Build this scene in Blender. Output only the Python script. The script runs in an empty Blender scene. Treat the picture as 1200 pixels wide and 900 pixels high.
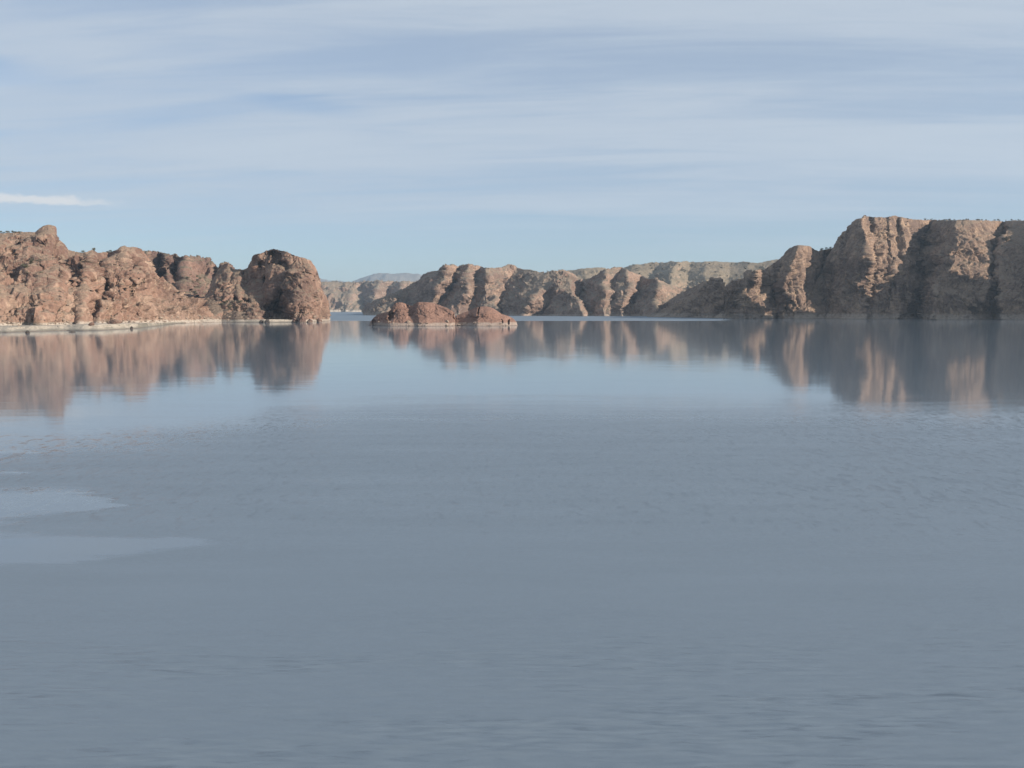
import bpy, math, random
import numpy as np
random.seed(7)
RAD = math.radians

# ------------------------------------------------------------------ camera, sky, sun, exposure
F = 1100.0 / 1200.0          # focal length over picture width
CAMZ = 12.0
HOR = 361.0                  # horizon row in a 1200 x 900 picture
TP = (450.0 - HOR) / 1100.0
PITCH = math.atan(TP)
SUN_EL = RAD(20.5)
SUN_AZ = RAD(113.0)          # clockwise from +Y (view direction): light comes from the right, a little behind

scene = bpy.context.scene
cam_data = bpy.data.cameras.new("camera")
cam_data.sensor_width = 36.0
cam_data.lens = 36.0 * F
cam_data.clip_start = 0.5
cam_data.clip_end = 60000.0
cam = bpy.data.objects.new("camera", cam_data)
scene.collection.objects.link(cam)
cam.location = (0, 0, CAMZ)
cam.rotation_euler = (math.pi / 2 - PITCH, 0, 0)
scene.camera = cam

scene.view_settings.view_transform = 'Standard'
scene.view_settings.look = 'None'
scene.view_settings.exposure = 0.70
scene.view_settings.gamma = 1.0
scene.view_settings.use_curve_mapping = False

sun_dir = (math.sin(SUN_AZ) * math.cos(SUN_EL), math.cos(SUN_AZ) * math.cos(SUN_EL), math.sin(SUN_EL))
sd = bpy.data.lights.new("sun", 'SUN')
sd.energy = 5.0
sd.angle = RAD(0.5)
sd.color = (1.0, 0.86, 0.72)
sun = bpy.data.objects.new("sun", sd)
scene.collection.objects.link(sun)
from mathutils import Vector
sun.rotation_euler = Vector(sun_dir).to_track_quat('Z', 'Y').to_euler()
sun.location = (400, -200, 600)


class NT:
    """small helper for node trees"""
    def __init__(self, tree):
        self.t = tree
    def n(self, typ, **kw):
        nd = self.t.nodes.new(typ)
        for k, v in kw.items():
            setattr(nd, k, v)
        return nd
    def link(self, a, b):
        self.t.links.new(a, b)
    def put(self, v, sock):
        if hasattr(v, 'is_output') or isinstance(v, bpy.types.NodeSocket):
            self.link(v, sock)
        else:
            sock.default_value = v
    def math(self, op, a, b=None, c=None, clamp=False):
        nd = self.n('ShaderNodeMath', operation=op, use_clamp=clamp)
        self.put(a, nd.inputs[0])
        if b is not None: self.put(b, nd.inputs[1])
        if c is not None: self.put(c, nd.inputs[2])
        return nd.outputs[0]
    def smooth(self, v, lo, hi, a=0.0, b=1.0):
        nd = self.n('ShaderNodeMapRange', interpolation_type='SMOOTHSTEP')
        self.put(v, nd.inputs[0])
        for k, q in zip((1, 2, 3, 4), (lo, hi, a, b)):
            self.put(q, nd.inputs[k])
        return nd.outputs[0]
    def xyz(self, v):
        nd = self.n('ShaderNodeSeparateXYZ')
        self.link(v, nd.inputs[0])
        return nd.outputs
    def vec(self, x, y, z):
        nd = self.n('ShaderNodeCombineXYZ')
        self.put(x, nd.inputs[0]); self.put(y, nd.inputs[1]); self.put(z, nd.inputs[2])
        return nd.outputs[0]
    def noise(self, v, scale=1.0, detail=4.0, rough=0.5, dist=0.0):
        nd = self.n('ShaderNodeTexNoise')
        self.link(v, nd.inputs['Vector'])
        nd.inputs['Scale'].default_value = scale
        nd.inputs['Detail'].default_value = detail
        nd.inputs['Roughness'].default_value = rough
        nd.inputs['Distortion'].default_value = dist
        return nd.outputs['Fac']
    def mix(self, f, a, b):
        nd = self.n('ShaderNodeMix', data_type='RGBA')
        self.put(f, nd.inputs[0])
        self.put(a, nd.inputs[6]); self.put(b, nd.inputs[7])
        return nd.outputs[2]
    def scale(self, v, s):
        nd = self.n('ShaderNodeVectorMath', operation='MULTIPLY')
        self.link(v, nd.inputs[0]); nd.inputs[1].default_value = s
        return nd.outputs[0]


world = bpy.data.worlds.new("World")
scene.world = world
world.use_nodes = True
W = NT(world.node_tree)
world.node_tree.nodes.clear()
SKY_STRENGTH = 0.076
out = W.n('ShaderNodeOutputWorld')
bg = W.n('ShaderNodeBackground')
bg.inputs[1].default_value = SKY_STRENGTH
W.link(bg.outputs[0], out.inputs[0])
sky = W.n('ShaderNodeTexSky', sky_type='NISHITA')
sky.sun_disc = False
sky.sun_elevation = SUN_EL
sky.sun_rotation = SUN_AZ
sky.altitude = 1000
sky.air_density = 1.0
sky.dust_density = 0.6
sky.ozone_density = 1.5
tc = W.n('ShaderNodeTexCoord')
dx, dy, dz = W.xyz(tc.outputs['Generated'])
el = W.math('MAXIMUM', dz, 0.0)
# high thin cloud sheet: directions projected on a level layer
k = W.math('DIVIDE', 1.0, W.math('ADD', el, 0.09))
u = W.math('MULTIPLY', dx, k)
v = W.math('MULTIPLY', dy, k)
lay = W.vec(u, v, 0.0)
v2 = W.math('ADD', W.math('MULTIPLY', v, 1.0), W.math('MULTIPLY', u, 0.10))
sheet = W.noise(W.vec(W.math('MULTIPLY', u, 0.30), W.math('MULTIPLY', v2, 1.25), 3.3), 1.0, 7.0, 0.55, 0.35)
fine = W.noise(W.vec(W.math('MULTIPLY', u, 0.9), W.math('MULTIPLY', v2, 4.0), 8.1), 1.0, 6.0, 0.6, 0.6)
cov = W.math('ADD', W.math('MULTIPLY', sheet, 0.58), W.math('MULTIPLY', fine, 0.42))
thick = W.smooth(cov, 0.34, 0.58)
veil = W.smooth(el, 0.02, 0.13, 0.22, 1.0)       # the sheet thins towards the horizon
fac = W.math('MULTIPLY', W.math('MULTIPLY_ADD', thick, 0.30, 0.58), veil)
c_dark = (4.10, 4.74, 5.58, 1)
c_light = (4.62, 5.18, 5.84, 1)
ccol = W.mix(W.smooth(cov, 0.40, 0.66), c_dark, c_light)
# clear sky keeps its hue, a little deeper than a bone-dry atmosphere near the horizon
skyc = W.n('ShaderNodeMix', data_type='RGBA', blend_type='MULTIPLY')
skyc.inputs[0].default_value = 1.0
W.link(sky.outputs[0], skyc.inputs[6])
skyc.inputs[7].default_value = (0.76, 0.875, 1.01, 1)
az = W.math('DIVIDE', dx, W.math('MAXIMUM', dy, 0.05))
def rift(a0, a1, e0, e1, tilt, amt):
    e_ = W.math('ADD', W.math('ADD', el, W.math('MULTIPLY', az, tilt)), W.math('MULTIPLY_ADD', fine, 0.03, -0.015))
    m_ = 0.5 * (a0 + a1); h_ = 0.5 * (a1 - a0); c_ = 0.5 * (e0 + e1); g_ = 0.5 * (e1 - e0)
    p = W.smooth(W.math('ABSOLUTE', W.math('SUBTRACT', az, m_)), h_, h_ * 0.2)
    q = W.smooth(W.math('ABSOLUTE', W.math('SUBTRACT', e_, c_)), g_, g_ * 0.1)
    return W.math('MULTIPLY', W.math('MULTIPLY', p, q), W.math('MULTIPLY', W.smooth(dy, 0.0, 0.2), amt))
rifts = W.math('MAXIMUM', rift(-0.75, -0.40, 0.196, 0.226, 0.0, 0.32), W.math('MAXIMUM', rift(-0.32, -0.13, 0.180, 0.206, 0.05, 0.30), rift(-0.15, 0.25, 0.075, 0.105, 0.0, 0.25)))
fac = W.math('MULTIPLY', fac, W.math('SUBTRACT', 1.0, rifts))
base = W.mix(fac, skyc.outputs[2], ccol)
# one narrow white cloud bank low on the left
az = W.math('DIVIDE', dx, W.math('MAXIMUM', dy, 0.05))
edge = W.noise(W.vec(W.math('MULTIPLY', az, 34.0), W.math('MULTIPLY', el, 60.0), 0.0), 1.0, 6.0, 0.65)
az2 = W.math('ADD', az, W.math('MULTIPLY_ADD', edge, 0.10, -0.05))
el2 = W.math('ADD', el, W.math('MULTIPLY_ADD', edge, 0.013, -0.0065))
along = W.math('MULTIPLY', W.smooth(az2, -0.40, -0.47), W.smooth(dy, 0.0, 0.2))
across = W.math('MULTIPLY', W.smooth(el2, 0.0965, 0.0995), W.smooth(el2, 0.1065, 0.1025))
bank = W.math('MULTIPLY', W.math('MULTIPLY', along, across), 0.85)
base = W.mix(bank, base, (6.6, 6.6, 6.6, 1))
W.link(base, bg.inputs[0])

# ------------------------------------------------------------------ noise in numpy
def _hash(ix, iy, iz, seed):
    h = (ix.astype(np.int64) * 374761393 + iy.astype(np.int64) * 668265263 +
         iz.astype(np.int64) * 2147483647 + seed * 974634777) & 0xFFFFFFFF
    h = ((h ^ (h >> 13)) * 1274126177) & 0xFFFFFFFF
    h = ((h ^ (h >> 16)) * 2246822519) & 0xFFFFFFFF
    return ((h ^ (h >> 15)) & 0xFFFFFF) / float(0xFFFFFF)

def vnoise(p, seed=0):
    i = np.floor(p); f = p - i
    w = f * f * f * (f * (f * 6 - 15) + 10)
    r = 0
    for a in (0, 1):
        wa = w[..., 0] if a else 1 - w[..., 0]
        for b in (0, 1):
            wb = w[..., 1] if b else 1 - w[..., 1]
            for c in (0, 1):
                wc = w[..., 2] if c else 1 - w[..., 2]
                r = r + wa * wb * wc * _hash(i[..., 0] + a, i[..., 1] + b, i[..., 2] + c, seed)
    return r * 2 - 1

def fbm(p, octs=4, gain=0.5, seed=0, ridged=False):
    s = 0; amp = 1; tot = 0
    for o in range(octs):
        n = vnoise(p, seed + o * 17)
        if ridged: n = 1 - 2 * np.abs(n)
        s = s + amp * n; tot += amp
        amp *= gain
        p = p * 2.03 + 11.7
    return s / tot

def worley(p, seed=0):
    """distance to the nearest and second nearest feature point"""
    i = np.floor(p)
    f1 = np.full(p.shape[:-1], 9.0); f2 = f1.copy()
    for a in (-1, 0, 1):
        for b in (-1, 0, 1):
            for c in (-1, 0, 1):
                cx, cy, cz = i[..., 0] + a, i[..., 1] + b, i[..., 2] + c
                q = np.stack([cx + _hash(cx, cy, cz, seed), cy + _hash(cx, cy, cz, seed + 5),
                              cz + _hash(cx, cy, cz, seed + 9)], -1)
                d = np.sqrt(((p - q) ** 2).sum(-1))
                m = d < f1
                f2 = np.where(m, f1, np.minimum(f2, d))
                f1 = np.where(m, d, f1)
    return f1, f2

def blocks(p, seed=0):
    """angular blocks: each cell is a tilted flat facet standing in or out; also the distance to the joint"""
    i = np.floor(p)
    f1 = np.full(p.shape[:-1], 9.0); f2 = f1.copy(); val = np.zeros(p.shape[:-1])
    for a in (-1, 0, 1):
        for b in (-1, 0, 1):
            for c in (-1, 0, 1):
                cx, cy, cz = i[..., 0] + a, i[..., 1] + b, i[..., 2] + c
                q = np.stack([cx + _hash(cx, cy, cz, seed), cy + _hash(cx, cy, cz, seed + 5),
                              cz + _hash(cx, cy, cz, seed + 9)], -1)
                e = p - q
                d = np.sqrt((e ** 2).sum(-1))
                m = d < f1
                f2 = np.where(m, f1, np.minimum(f2, d))
                h = _hash(cx, cy, cz, seed + 13) - 0.5
                tx, ty, tz = (_hash(cx, cy, cz, seed + k) - 0.5 for k in (21, 23, 27))
                v = 0.5 * h + 2.1 * (e[..., 0] * tx + e[..., 1] * ty + e[..., 2] * tz)
                val = np.where(m, v, val)
                f1 = np.where(m, d, f1)
    return val, f2 - f1

def sst(x, a, b):
    t = np.clip((x - a) / (b - a), 0, 1)
    return t * t * (3 - 2 * t)

# ------------------------------------------------------------------ places
def slope_of(row):
    b = (450.0 - row) / 1100.0
    return (b - TP) / (1 + b * TP)

def place(px, Y, z):
    """bearing px, distance Y and height z to a point of the ground plan"""
    tz = (z - CAMZ) / Y
    b = (tz + TP) / (1 - tz * TP)
    X = Y * (px - 600.0) / 1100.0 / (math.cos(PITCH) + b * math.sin(PITCH))
    return X, Y, z

def tag(o, label=None, cat=None, group=None, kind=None):
    if label: o['label'] = label
    if cat: o['category'] = cat
    if group: o['group'] = group
    if kind: o['kind'] = kind
    return o

def link_mesh(name, verts, faces, mat, smooth=False):
    me = bpy.data.meshes.new(name)
    me.from_pydata([tuple(v) for v in verts], [], faces)
    me.update()
    if mat: me.materials.append(mat)
    if smooth:
        me.polygons.foreach_set('use_smooth', [True] * len(me.polygons))
    o = bpy.data.objects.new(name, me)
    scene.collection.objects.link(o)
    return o

def grid_mesh(name, P, mat):
    nv, nu = P.shape[:2]
    me = bpy.data.meshes.new(name)
    me.vertices.add(nv * nu)
    me.vertices.foreach_set('co', P.reshape(-1).astype(np.float32))
    idx = np.arange(nv * nu).reshape(nv, nu)
    q = np.stack([idx[:-1, :-1], idx[:-1, 1:], idx[1:, 1:], idx[1:, :-1]], -1).reshape(-1, 4)
    me.loops.add(q.size)
    me.loops.foreach_set('vertex_index', q.reshape(-1).astype(np.int32))
    me.polygons.add(len(q))
    me.polygons.foreach_set('loop_start', (np.arange(len(q)) * 4).astype(np.int32))
    me.polygons.foreach_set('loop_total', np.full(len(q), 4, np.int32))
    me.update(calc_edges=True)
    me.validate()
    me.materials.append(mat)
    o = bpy.data.objects.new(name, me)
    scene.collection.objects.link(o)
    return o

def c1(x, y): return (x / 5.0, 220 + y / 5.0)
def c2(x, y): return (200 + x / 5.0, 220 + y / 5.0)
def c3(x, y): return (370 + x / 5.0, 290 + y / 5.0)
def c4(x, y): return (560 + x / 5.0, 290 + y / 5.0)
def c5(x, y): return (760 + x / 5.0, 230 + y / 5.0)
def c6(x, y): return (960 + x / 5.0, 220 + y / 5.0)

def rock_mass(name, mat, span, crest, shore, setback, ribs=(), rscale=1.0, splay=0.0, prof=1.3, du=0.8, dv=0.8,
              amp=1.0, size=1.0, crack=1.0, lump=1.0, back=260.0, backz=0.25, seed=0, strata=0.4, column=0.0, dents=(), jag=0.0, warp=1.0, wl=1.0, relief=1.0, edge=0.6):
    """a rock mass from its plan: the line of the shore, the height of the crest over it, the ribs and
    gullies that run down its face (each a falling line with how far it stands in or out), a back slope
    and weathering: lumps, vertical joints, ledges."""
    pxs = np.arange(span[0], span[1] + du, du)
    cr = np.interp(pxs, [c[0] for c in crest], [c[1] for c in crest])
    D = np.interp(pxs, [c[0] for c in shore], [c[1] for c in shore])
    if jag:
        jp = np.stack([pxs / 34.0 + seed, np.zeros_like(pxs), np.zeros_like(pxs)], -1)
        D = D * (1 + jag * 1.6 * fbm(jp, 3, 0.45, seed + 80))
    S = np.interp(pxs, [c[0] for c in setback], [c[1] for c in setback]) if not np.isscalar(setback) else np.full_like(pxs, setback)
    base_row = HOR + 1100 * CAMZ / D
    nrow = int(max(24, (base_row - cr).max() / dv))
    t = np.concatenate([[-0.06], np.linspace(0, 1, nrow)])
    T, PX = np.meshgrid(t, pxs, indexing='ij')
    Dg, Sg, CR, BR = [np.broadcast_to(a, T.shape) for a in (D, S, cr, base_row)]
    ROW = BR + (CR - BR) * T
    off = np.zeros_like(T)
    if ribs:
        pr = []; of = []
        for r in ribs:
            rows = np.array([p[1] for p in r]); o = np.argsort(rows)
            rows = rows[o]; xs = np.array([p[0] for p in r])[o]; ds = np.array([p[2] for p in r])[o]
            wq = np.stack([ROW / (26 * wl), np.full_like(ROW, len(pr) * 7.3), np.zeros_like(ROW)], -1)
            wob = wl * warp * (3.2 * vnoise(wq, seed + 60) + 1.6 * vnoise(wq * 2.7, seed + 61))
            pr.append(np.interp(ROW, rows, xs) + wob)
            of.append(np.interp(ROW, rows, ds) * (1 + 0.25 * vnoise(wq * 1.7 + 3, seed + 62)))
        for i in range(1, len(pr)):
            pr[i] = np.maximum(pr[i], pr[i - 1] + 0.6)
        off = np.where(PX <= pr[0], of[0], of[-1])
        for i in range(len(pr) - 1):
            m = (PX > pr[i]) & (PX <= pr[i + 1])
            w = (PX - pr[i]) / (pr[i + 1] - pr[i])
            off = np.where(m, of[i] + (of[i + 1] - of[i]) * w, off)
        off = off * rscale * (1 + splay * (0.45 - np.clip(T, 0, 1)))
        for _ in range(2):      # ease the creases a little
            off[:, 1:-1] = 0.25 * off[:, :-2] + 0.5 * off[:, 1:-1] + 0.25 * off[:, 2:]
    # hollows (+) and knobs (-) on the face
    if dents:
        wob = np.stack([PX / 7.0, ROW / 7.0, np.zeros_like(PX) + seed], -1)
        wx, wy = vnoise(wob, seed + 70), vnoise(wob, seed + 71)
        for (cx, cy, rx, ry, dep, ang) in dents:
            ca, sa = math.cos(RAD(ang)), math.sin(RAD(ang))
            ex = PX - cx + 2.0 * wx; ey = ROW - cy + 2.0 * wy
            r = np.sqrt(((ex * ca + ey * sa) / rx) ** 2 + ((-ex * sa + ey * ca) / ry) ** 2)
            off = off + dep * (1.5 * (1 - sst(r, 0.6, 1.05)) if dep > 0 else 0.4 * np.sqrt(np.clip(1 - r * r, 0, 1)))
    tt = np.clip(T, 0, 1)
    Y = Dg + Sg * tt ** prof + off
    Zc = CAMZ + (Dg + Sg + off[-1:, :]) * slope_of(CR)
    Zc = np.maximum(Zc, 0.3)
    Z = np.where(T < 0, -3.0, tt * Zc)
    # back slope
    nb = 14
    Yb = []; Zb = []
    for j in range(1, nb + 1):
        q = j / nb
        Yb.append(Y[-1] + back * q ** 1.4)
        Zb.append(Z[-1] * (1 - (1 - backz) * sst(np.full_like(Z[-1], q), 0.0, 1.0)) - (3 if (j == nb and backz <= 0) else 0) - 0.35 * q * 10)
    Y = np.vstack([Y] + [y[None] for y in Yb]); Z = np.vstack([Z] + [z[None] for z in Zb])
    PXa = np.broadcast_to(pxs, Y.shape)
    tz = (Z - CAMZ) / Y
    b = (tz + TP) / (1 - tz * TP)
    X = Y * (PXa - 600.0) / 1100.0 / (math.cos(PITCH) + b * math.sin(PITCH))
    P = np.stack([X, Y, Z], -1)
    # weathering along the surface normal
    du_ = np.gradient(P, axis=1); dv_ = np.gradient(P, axis=0)
    N = np.cross(du_, dv_)
    N /= np.linalg.norm(N, axis=-1, keepdims=True) + 1e-9
    q = P / size
    steep = np.clip(1 - N[..., 2] * 0.8, 0.15, 1)
    qw = q + 2.6 * np.stack([fbm(q / 16.0, 3, 0.5, seed + 40), fbm(q / 16.0, 3, 0.5, seed + 41), fbm(q / 16.0, 3, 0.5, seed + 42)], -1)
    d = relief * 9.0 * (fbm(qw / 46.0, 3, 0.5, seed + 1, ridged=True) - 0.1)
    d = d + relief * 3.2 * fbm(qw / 15.0, 4, 0.55, seed + 8, ridged=True)
    crag = 0.25 + 1.2 * sst(fbm(q / 38.0, 3, 0.5, seed + 30), -0.22, 0.20)
    lump = lump * crag
    b0, j0 = blocks(qw / 34.0 + 0.7, seed + 12)
    d = d + lump * 7.0 * b0
    b1, j1 = blocks(qw / 15.0, seed + 2)
    d = d + lump * (4.0 * b1 - 2.0 * (1 - sst(j1, 0.0, 0.10)))
    b2, j2 = blocks(qw / 5.6, seed + 3)
    d = d + lump * (2.9 * b2 - 1.1 * (1 - sst(j2, 0.0, 0.14)))
    b3, j3 = blocks(q / 2.3, seed + 5)
    d = d + lump * 1.5 * b3
    if column:
        for cs, ca in ((12.0, 4.5), (4.5, 2.0)):
            cb, cj = blocks(np.stack([qw[..., 0] / cs, qw[..., 1] / cs, qw[..., 2] / (cs * 5)], -1), seed + 50 + int(cs))
            d = d + column * steep * (ca * cb - ca * 0.7 * (1 - sst(cj, 0.0, 0.10)))
    jq = np.stack([qw[..., 0] / 6.0, qw[..., 1] / 6.0, qw[..., 2] / 45.0], -1)
    d = d + crack * 2.6 * steep * fbm(jq, 4, 0.6, seed + 4, ridged=True)
    lq = q[..., 2] / 9.0 + 0.9 * vnoise(q / 40.0, seed + 6)
    d = d + strata * 1.6 * steep * (np.abs((lq % 1.0) - 0.5) * 2 - 0.5)
    d = d + 0.5 * fbm(q / 1.9, 2, 0.5, seed + 7)
    d = d * size * amp
    d[:len(t)] *= 1 - (1 - edge) * sst(T, 0.80, 0.97)
    d[len(t):] *= (edge + (1 - edge) * np.linspace(0, 1, nb) ** 2)[:, None]
    nearwater = sst(P[..., 2], 0.0, 7.0)
    d = d * (0.35 + 0.65 * nearwater)
    N2 = N.copy(); N2[..., 2] *= 0.75
    P = P + N2 * d[..., None]
    P[0, :, 2] = -3.0
    return grid_mesh(name, P, mat), P

# ------------------------------------------------------------------ materials
def new_mat(name):
    m = bpy.data.materials.new(name); m.use_nodes = True
    m.node_tree.nodes.clear()
    return m, NT(m.node_tree)

ALB = 0.78
def rock_material(name, dark, mid, pale, scree, band=(0.50, 0.46, 0.40, 1), band_h=2.6, band_amt=0.85, low_pale=0.0, size=1.0, scree_amt=1.0, bush_amt=0.5):
    dark, mid, pale, scree, band = [tuple(x * ALB for x in c[:3]) + (1,) for c in (dark, mid, pale, scree, band)]
    m, g = new_mat(name)
    o = g.n('ShaderNodeOutputMaterial'); bs = g.n('ShaderNodeBsdfPrincipled')
    g.link(bs.outputs[0], o.inputs[0])
    bs.inputs['Roughness'].default_value = 0.92
    bs.inputs['Specular IOR Level'].default_value = 0.15
    geo = g.n('ShaderNodeNewGeometry')
    pos = geo.outputs['Position']
    px, py, pz = g.xyz(pos)
    nx, ny, nz = g.xyz(geo.outputs['Normal'])
    big = g.noise(pos, 0.016 / size, 4.0, 0.55, 0.4)
    med = g.noise(pos, 0.075 / size, 6.0, 0.62, 0.5)
    fin = g.noise(pos, 0.42 / size, 5.0, 0.65)
    streak = g.noise(g.scale(pos, (0.16 / size, 0.16 / size, 0.012 / size)), 1.0, 5.0, 0.6)
    a = g.mix(g.smooth(big, 0.40, 0.60), mid, dark)
    a = g.mix(g.math('MULTIPLY', g.smooth(med, 0.50, 0.66), 0.85), a, pale)
    a = g.mix(g.math('MULTIPLY', g.smooth(streak, 0.52, 0.70), 0.5), a, dark)
    a = g.mix(g.math('MULTIPLY', g.smooth(streak, 0.47, 0.33), 0.45), a, pale)
    if low_pale:
        lo = g.math('MULTIPLY', g.smooth(pz, 34.0, 4.0), g.smooth(big, 0.36, 0.58))
        a = g.mix(g.math('MULTIPLY', lo, low_pale), a, pale)
    # gentler ground holds gravel and dry scrub
    flat = g.math('ADD', nz, g.math('MULTIPLY_ADD', med, 0.5, -0.25))
    a = g.mix(g.math('MULTIPLY', g.smooth(flat, 0.52, 0.82), scree_amt), a, scree)
    bush = g.math('MULTIPLY', g.smooth(fin, 0.58, 0.70), g.smooth(flat, 0.42, 0.75))
    a = g.mix(g.math('MULTIPLY', bush, bush_amt), a, (0.075, 0.085, 0.050, 1))
    v = g.n('ShaderNodeHueSaturation')
    g.put(g.math('MULTIPLY_ADD', fin, 1.5, 0.27), v.inputs['Value'])
    g.link(a, v.inputs['Color'])
    a = v.outputs[0]
    # mineral crust left by higher water
    hz = g.math('ADD', pz, g.math('MULTIPLY_ADD', med, 3.0, -1.5))
    ring = g.math('MULTIPLY', g.smooth(hz, band_h * 1.25, band_h * 0.75), g.smooth(fin, 0.30, 0.52))
    a = g.mix(g.math('MULTIPLY', ring, band_amt), a, band)
    wet = g.smooth(pz, 0.55, 0.15)
    a = g.mix(g.math('MULTIPLY', wet, 0.6), a, (0.10, 0.08, 0.07, 1))
    g.link(a, bs.inputs['Base Color'])
    bump = g.n('ShaderNodeBump'); bump.inputs['Strength'].default_value = 0.8
    bump.inputs['Distance'].default_value = 1.6 * size
    g.link(g.math('ADD', fin, g.math('MULTIPLY', med, 0.6)), bump.inputs['Height'])
    g.link(bump.outputs[0], bs.inputs['Normal'])
    return m

m_left = rock_material('left_rock', (0.18, 0.115, 0.092, 1), (0.285, 0.182, 0.138, 1), (0.41, 0.30, 0.228, 1), (0.275, 0.205, 0.155, 1), low_pale=0.4)
m_ridge = rock_material('purple_rock', (0.15, 0.10, 0.088, 1), (0.225, 0.148, 0.12, 1), (0.30, 0.21, 0.165, 1), (0.19, 0.155, 0.115, 1))
m_head = rock_material('headland_rock', (0.165, 0.11, 0.09, 1), (0.26, 0.168, 0.128, 1), (0.37, 0.26, 0.195, 1), (0.215, 0.165, 0.125, 1), band_h=2.0)
m_far = rock_material('far_rock', (0.19, 0.136, 0.112, 1), (0.285, 0.205, 0.162, 1), (0.39, 0.282, 0.215, 1), (0.235, 0.192, 0.15, 1), band_amt=0.3, size=1.3)
m_far2 = rock_material('canyon_rock', (0.19, 0.138, 0.11, 1), (0.285, 0.21, 0.165, 1), (0.35, 0.262, 0.205, 1), (0.24, 0.20, 0.155, 1), band_h=6, band_amt=0.8, size=1.6)
m_plat = rock_material('plateau_ground', (0.22, 0.175, 0.135, 1), (0.29, 0.225, 0.17, 1), (0.36, 0.275, 0.21, 1), (0.245, 0.205, 0.15, 1), band_amt=0.0, size=1.6)
m_right = rock_material('right_rock', (0.18, 0.13, 0.105, 1), (0.28, 0.20, 0.152, 1), (0.42, 0.305, 0.215, 1), (0.25, 0.19, 0.142, 1), band_h=5.5, band_amt=0.35)
m_islet = rock_material('islet_rock', (0.19, 0.118, 0.094, 1), (0.272, 0.170, 0.134, 1), (0.35, 0.222, 0.175, 1), (0.285, 0.172, 0.13, 1), band=(0.40, 0.34, 0.29, 1), band_h=2.1, band_amt=0.85, size=0.55, scree_amt=0.5, bush_amt=0.15)
m_mount = rock_material('mountain_ground', (0.18, 0.18, 0.17, 1), (0.23, 0.22, 0.20, 1), (0.27, 0.25, 0.22, 1), (0.22, 0.21, 0.19, 1), band_amt=0.0, size=5.0)
m_bank = rock_material('bank_silt', (0.17, 0.16, 0.135, 1), (0.27, 0.25, 0.21, 1), (0.42, 0.38, 0.32, 1), (0.46, 0.41, 0.34, 1), band=(0.22, 0.215, 0.18, 1), band_h=1.0, band_amt=0.7, size=0.6, bush_amt=0.2)

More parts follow.
